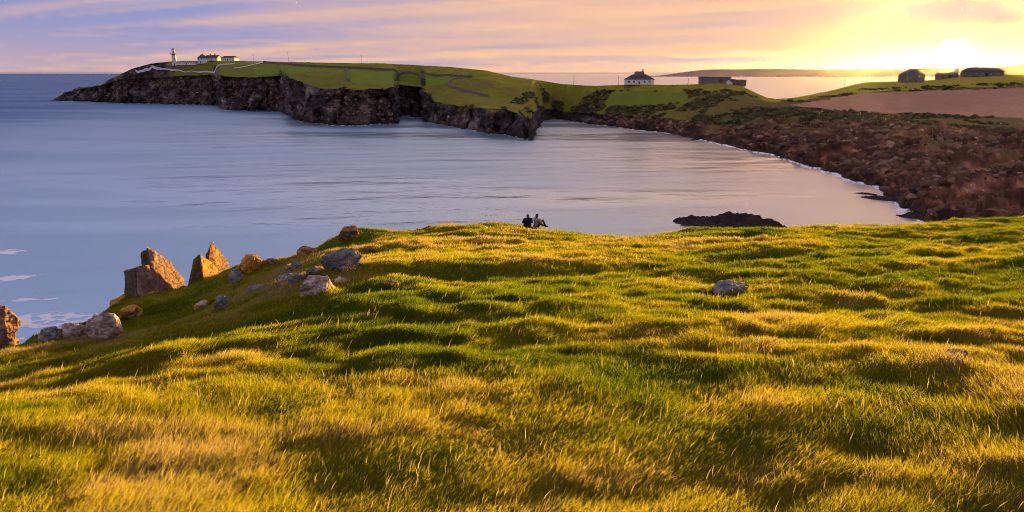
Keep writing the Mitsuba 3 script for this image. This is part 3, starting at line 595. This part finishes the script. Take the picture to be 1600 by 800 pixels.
house('barn', 'long low barn on the ridge below the sun', 'building', 1535, 640, 8, 32, 10, 4.2, 2.2, 'mat_render_grey', 'mat_slate', hip=.05, wins=W3((-10, -4, 4, 10), 1.4, 1.6, 1.0), doors=((0, 0, 3, 3.2),))
house('barn', 'smaller shed left of the long barn on the ridge', 'building', 1480, 645, 6, 16, 8, 3.2, 1.6, 'mat_render_grey', 'mat_slate', wins=W3((-4, 4), 1.2, 1.2, 1.0), doors=((0, 0, 2.4, 2.6),))

def pole(px, d, h, label, arm=True):
    k = float(kz(px, 115)[0]); x = k * d; z = ground_z(x, d)[0] - .5
    t = thing('utility_pole', label, 'utility pole', 'utility poles on the headland' if arm else None)
    c = trimesh.creation.cone(.2, 1); c = trimesh.creation.cylinder(.16, h, sections=8); c.vertices[:, :2] *= (1 - .35 * (c.vertices[:, 2:] / h + .5)); c.apply_translation((x, d, z + h / 2)); part(t, 'post', c, 'mat_wood')
    if arm: part(t, 'crossarm', box(2.2, .14, .16, (x, d - .2, z + h - .7)), 'mat_wood')
for px, d, h, l in ((398, 925, 10, 'wooden utility pole right of the brown roofed bungalow'), (452, 865, 11, 'wooden utility pole on the headland skyline above the cliffs'), (566, 785, 9, 'wooden utility pole at the middle of the headland skyline'), (897, 638, 9, 'wooden utility pole against the far bay left of the cottage'),
                    (967, 605, 8, 'wooden utility pole just left of the white cottage'), (1076, 566, 9, 'wooden utility pole between the cottage and the long shed'), (1322, 610, 10, 'wooden utility pole on the ridge standing against the far bay'), (1512, 646, 15, 'tall mast beside the long barn under the sun')):
    pole(px, d, h, l)

def wall_line(name, label, cat_, pix, h, w, mat, step=4.0, dmin=0):
    pa = np.array(pix, float); sa = np.r_[0, np.cumsum(np.hypot(*np.diff(pa, axis=0).T))]; ta = np.linspace(0, sa[-1], max(8, int(sa[-1] / 5)))
    P = np.array([ground_hit(np.interp(t, sa, pa[:, 0]), np.interp(t, sa, pa[:, 1]), dmin)[:2] for t in ta]); s = np.r_[0, np.cumsum(np.hypot(*np.diff(P, axis=0).T))]
    n = max(6, int(s[-1] / step)); u = np.linspace(0, s[-1], n)
    xy = np.stack([np.interp(u, s, P[:, 0]), np.interp(u, s, P[:, 1])], -1)
    for _ in range(6): xy[1:-1] = .25 * xy[:-2] + .5 * xy[1:-1] + .25 * xy[2:]
    z = ground_z(xy[:, 0], xy[:, 1]); tg = np.gradient(xy, axis=0); tg /= np.linalg.norm(tg, axis=1, keepdims=True) + 1e-9
    nn = np.stack([-tg[:, 1], tg[:, 0]], -1) * w / 2
    hh = h * (1 + .25 * (meshkit.fbm(P3(u * .25, 3.3), 3, 5) - .5))
    ring = np.stack([np.c_[xy + nn, z - 2], np.c_[xy + nn * .8, z + hh], np.c_[xy - nn * .8, z + hh], np.c_[xy - nn, z - 2]], 1)
    q = np.vstack([np.stack([np.arange(n - 1) * 4 + j, np.arange(n - 1) * 4 + j + 1, np.arange(1, n) * 4 + j + 1, np.arange(1, n) * 4 + j], -1) for j in range(3)] + [[[0, 1, 2, 3]], [[(n - 1) * 4 + 3, (n - 1) * 4 + 2, (n - 1) * 4 + 1, (n - 1) * 4]]])
    m = trimesh.Trimesh(ring.reshape(-1, 3), tri(q), process=False); trimesh.repair.fix_normals(m)
    whole(name, m, mat, label, cat_)
wall_line('boundary_wall', 'long white boundary wall along the cliff top below the lighthouse', 'wall', [(212, 110), (235, 107), (265, 109), (295, 113), (318, 113), (345, 111), (368, 108)], 1.3, .7, 'mat_whitewash', dmin=905)
wall_line('field_wall', 'dark stone wall running along the top fields of the headland', 'wall', [(412, 98), (445, 101), (480, 104), (520, 106), (560, 107), (600, 110), (640, 115), (680, 119), (738, 121)], 1.9, 1.6, 'mat_stone_wall')
wall_line('field_wall', 'short dark stone wall dividing the two green pastures of the headland', 'wall', [(541, 109), (543, 117), (545, 127)], 1.6, 1.4, 'mat_stone_wall')
wall_line('field_wall', 'curved grey stone wall at the right end of the headland pasture', 'wall', [(730, 121), (706, 125), (696, 131), (704, 137), (725, 141), (745, 147), (762, 151)], 1.7, 1.6, 'mat_render_grey')

def track():
    P = np.array([ground_hit(a, b, 860)[:2] for a, b in [(366, 107.5), (385, 104.5), (400, 101), (412, 97.5), (418, 96)]])
    u = np.linspace(0, 1, 40); xy = np.stack([np.interp(u, np.linspace(0, 1, 5), P[:, i]) for i in (0, 1)], -1)
    tg = np.gradient(xy, axis=0); nn = np.stack([-tg[:, 1], tg[:, 0]], -1) / np.linalg.norm(tg, axis=1, keepdims=True) * 2.4
    v = np.stack([np.c_[xy + nn, ground_z(*(xy + nn).T) + .7], np.c_[xy - nn, ground_z(*(xy - nn).T) + .7]], 1).reshape(-1, 3)
    whole('track', (v, grid_faces(40, 2)), 'mat_whitewash' , 'pale gravel track leading to the lighthouse', kind='structure')
track()

# ------------------------------------------------------------------ reef, sea rocks, foam
def reef(name, label, cx, cy, rx, ry, rot, h, seed, res=.35):
    a, b = int(2 * rx / res) + 2, int(2 * ry / res) + 2
    U, V = np.meshgrid(np.linspace(-1, 1, a), np.linspace(-1, 1, b))
    q = P3(U * rx, V * ry) + [seed * 13.1, 0, 0]
    env = 1 - (U ** 2 + V ** 2) ** .9 - (meshkit.fbm(q * .18, 3, seed) - .5) * 1.1
    Z = h * (np.clip(env, -1, 1) * (.35 + 1.3 * (ridged(q * [.22, .5, 1], 4, seed + 1) - .35)) + (meshkit.fbm(q * .9, 3, seed + 2) - .5) * .55 * (env > 0))
    Z = np.where(env < 0, env * 3, Z); c, s = math.cos(rot), math.sin(rot)
    X, Y = cx + U * rx * c - V * ry * s, cy + U * rx * s + V * ry * c
    col = ramp([(0, (.018, .015, .014)), (1, (.075, .055, .045))], meshkit.fbm(q * .8, 3, seed + 4))
    f = tri(grid_faces(b, a)); z = Z.ravel(); keep = (z[f] > -.6).any(1); f = f[keep]; u, inv = np.unique(f, return_inverse=True)
    whole(name, (P3(X, Y, Z).reshape(-1, 3)[u], inv.reshape(-1, 3)), 'mat_vertex', label, 'rock', color=col.reshape(-1, 3)[u])
def on_sea(px, py):
    k, s = kz(px, py); d = -EYE / s; return k * d, d
p0 = on_sea(1142, 352); reef('reef', 'long dark reef in the bay just beyond the grassy skyline', p0[0], p0[1], 15.5, 6.2, -.42, 3.0, 3)
for i, (px, py, rx, ry, rot, h, lab) in enumerate(((1086, 219, 3.2, 2, 0, 1.2, 'small dark rock off the far corner of the bay'), (1392, 313, 9, 2.2, -.75, 1.5, 'low dark rock ledge in the surf on the right shore'), (1352, 303, 4, 1.4, -.6, .8, 'thin dark rock awash left of the surf ledge'),
                                                  (1428, 340, 5, 2.0, -.8, 1.4, 'dark rock ledge nearest the grassy skyline on the right shore'))):
    x, y = on_sea(px, py); reef('sea_rock', lab, x, y, rx, ry, rot, h, 20 + i, .3)

def foam():
    V, Fc, off = [], [], 0
    def ribbon(k0, k1, n, wid, seed, thr):
        nonlocal off
        k = np.linspace(k0, k1, n); Dw = np.interp(k, K, WATER) - .5
        a = np.clip((meshkit.fbm(P3(k * 420, seed), 4, seed) - thr) / .25, 0, 1) * wid
        o = np.maximum(Dw + 6, 10); lo = Dw - a
        v = np.stack([P3(k * o, o, .02), P3(k * lo, lo, .02)], 1).reshape(-1, 3)
        i = np.arange(n - 1); ok = (a[:-1] > .05) | (a[1:] > .05); i = i[ok]
        V.append(v); Fc.append(tri(np.stack([2 * i, 2 * i + 1, 2 * i + 3, 2 * i + 2], -1)) + off); off += len(v)
    kk = lambda px, py: float(kz(px, py)[0])
    ribbon(kk(1080, 215), kk(1490, 370), 900, 8, 4, .30); ribbon(kk(860, 190), kk(1080, 215), 300, 5, 5, .5); ribbon(kk(90, 157), kk(830, 215), 900, 5, 6, .5)
    def patch(px, py, rx, ry, seed, thr, st=.16):
        nonlocal off
        x, y = on_sea(px, py); U, Vv = np.meshgrid(np.linspace(-1, 1, int(2 * rx / st)), np.linspace(-1, 1, int(2 * ry / st / 1.5))); X, Y = x + U * rx, y + Vv * ry
        w = meshkit.fbm(P3(X, Y) * .3, 3, seed + 40) - .5
        q = P3(X + w * 5 + .3 * Y, Y + w * 3)
        a = ridged(q * [.28, .55, 1], 4, seed) - .5 * np.sqrt(U ** 2 + Vv ** 2) + .5 * (meshkit.fbm(q * [.12, .2, 1], 2, seed + 9) - .5)
        f = tri(grid_faces(*X.shape)); f = f[(a.ravel()[f] > thr).all(1)]
        u, inv = np.unique(f, return_inverse=True)
        V.append(P3(X, Y, .02 + 0 * X).reshape(-1, 3)[u]); Fc.append(inv.reshape(-1, 3) + off); off += len(u)
    patch(1066, 352, 7, 5, 1, .52); patch(1420, 332, 9, 12, 2, .55); patch(1380, 307, 9, 10, 3, .55)
    patch(5, 436, 10, 6, 4, .58); patch(30, 505, 13, 9, 5, .40); patch(40, 470, 10, 6, 7, .58); patch(180, 408, 7, 3, 6, .66); patch(8, 395, 10, 5, 8, .64)
    whole('surf', (np.vstack(V), np.vstack(Fc)), 'mat_foam', 'white surf along the rocks and the shore', 'foam', kind='stuff')
foam()

# ------------------------------------------------------------------ grass
def grass():
    def blades(n, r0, r1, three, seed, scale, stems=False):
        g = np.random.default_rng(seed)
        y = np.exp(g.uniform(math.log(r0), math.log(r1), n)); k = g.uniform(-.88, .88, n); x = k * y
        ok = y < hill_edge(k) + 1.2
        for (sx, sy, sr) in NO_GRASS: ok &= np.hypot(x - sx, y - sy) > sr
        x, y, k = x[ok], y[ok], k[ok]; n = len(x)
        z = hill_z(x, y)
        tn = tone(x, y)
        tuss = meshkit.fbm(P3(x, y) * [1.1, 1.4, 1], 3, 95)
        h = scale * g.uniform(.07, .165, n) * (.55 + 1.0 * tuss) * (1 + .35 * (tn > .75))
        if stems: h = g.uniform(.16, .30, n); tn = np.clip(tn + .45, 0, 1)
        wd = np.where(three, .0045 + .0006 * y, .006 + .00075 * y) * g.uniform(.7, 1.3, n)
        sw = meshkit.fbm(P3(x, y) * .35, 3, 97)
        th = g.normal(0, .75, n) + (sw - .5) * 5 + .5
        lean = g.uniform(.1, .7, n) if stems else g.uniform(.35, 1.15, n)
        dx, dy = np.cos(th), np.sin(th)
        sx_, sy_ = -dy, dx
        fa = g.uniform(-.7, .7, n)                      # blades face every way, a little more towards the viewer than edge-on
        wx, wy = np.cos(fa), np.sin(fa)
        b = P3(x, y, z - .01)
        tip = b + np.stack([dx * lean * h, dy * lean * h, h * np.sqrt(np.clip(1.25 - .55 * lean ** 2, .3, 1))], -1)
        wv = np.stack([wx, wy, wx * 0], -1) * wd[:, None]
        tj = np.clip(tn + g.normal(0, .16, n), 0, 1)
        c = ramp(GR, tj) * g.uniform(.8, 1.25, n)[:, None]
        if three:
            mid = b * .5 + tip * .5 + np.stack([x * 0, x * 0, h * .13], -1)
            v = np.stack([b - wv / 2, b + wv / 2, mid + wv * .4, mid - wv * .4, tip], 1)
            f = np.array([[0, 1, 2], [0, 2, 3], [3, 2, 4]])
        else:
            v = np.stack([b - wv / 2, b + wv / 2, tip], 1); f = np.array([[0, 1, 2]])
        m = v.shape[1]
        return v.reshape(-1, 3), (f[None] + (np.arange(n) * m)[:, None, None]).reshape(-1, 3), np.repeat(c, m, 0)
    def collar(seed):
        g = np.random.default_rng(seed); P = []
        for (sx, sy, sr) in NO_GRASS:
            a, q = g.uniform(0, 6.3, 420), g.uniform(.9, 2.1, 420) * max(sr, .12); P.append(np.stack([sx + q * np.cos(a), sy + q * np.sin(a)], -1))
        P = np.vstack(P); x, y = P.T; ok = y < hill_edge(x / y) + .8; x, y = x[ok], y[ok]; n = len(x); z = hill_z(x, y)
        h = g.uniform(.10, .26, n); th = g.uniform(0, 6.3, n); ln = g.uniform(.1, .7, n)
        b = P3(x, y, z - .01); tip = b + np.stack([np.cos(th) * ln * h, np.sin(th) * ln * h, h], -1); fa = g.uniform(-.7, .7, n)
        wv = np.stack([np.cos(fa), np.sin(fa), fa * 0], -1) * (.006 + .0007 * y)[:, None]
        c = ramp(GR, np.clip(tone(x, y) + g.normal(.05, .2, n), 0, 1)) * g.uniform(.8, 1.25, n)[:, None]
        return np.stack([b - wv / 2, b + wv / 2, tip], 1).reshape(-1, 3), np.arange(3 * n).reshape(-1, 3), np.repeat(c, 3, 0)
    sets = [collar(9), blades(330000, 4.2, 15, True, 1, 1.0), blades(780000, 12, 46, False, 2, 1.0), blades(3500, 4.2, 34, True, 3, 1.0, True)]
    off, V, Fc, C = 0, [], [], []
    for v, f, c in sets:
        V.append(v); Fc.append(f + off); C.append(c); off += len(v)
    whole('grass', (np.vstack(V), np.vstack(Fc)), 'mat_blade', 'windswept green and straw grass blades covering the foreground slope', 'grass', kind='stuff', color=np.vstack(C))
grass()

# ------------------------------------------------------------------ air
scene['air'] = {'type': 'homogeneous', 'albedo': .95, 'sigma_t': 1.8e-6, 'phase': {'type': 'hg', 'g': .92}}
scene['haze'] = {'type': 'cube', 'to_world': T().translate([0, 12000, 120]).scale([26500, 14500, 129]), 'bsdf': {'type': 'null'}, 'interior': {'type': 'ref', 'id': 'air'}}
labels['haze'] = {'label': 'thin warm haze over the bay', 'category': 'haze', 'kind': 'stuff'}
scene['camera']['medium'] = {'type': 'ref', 'id': 'air'}
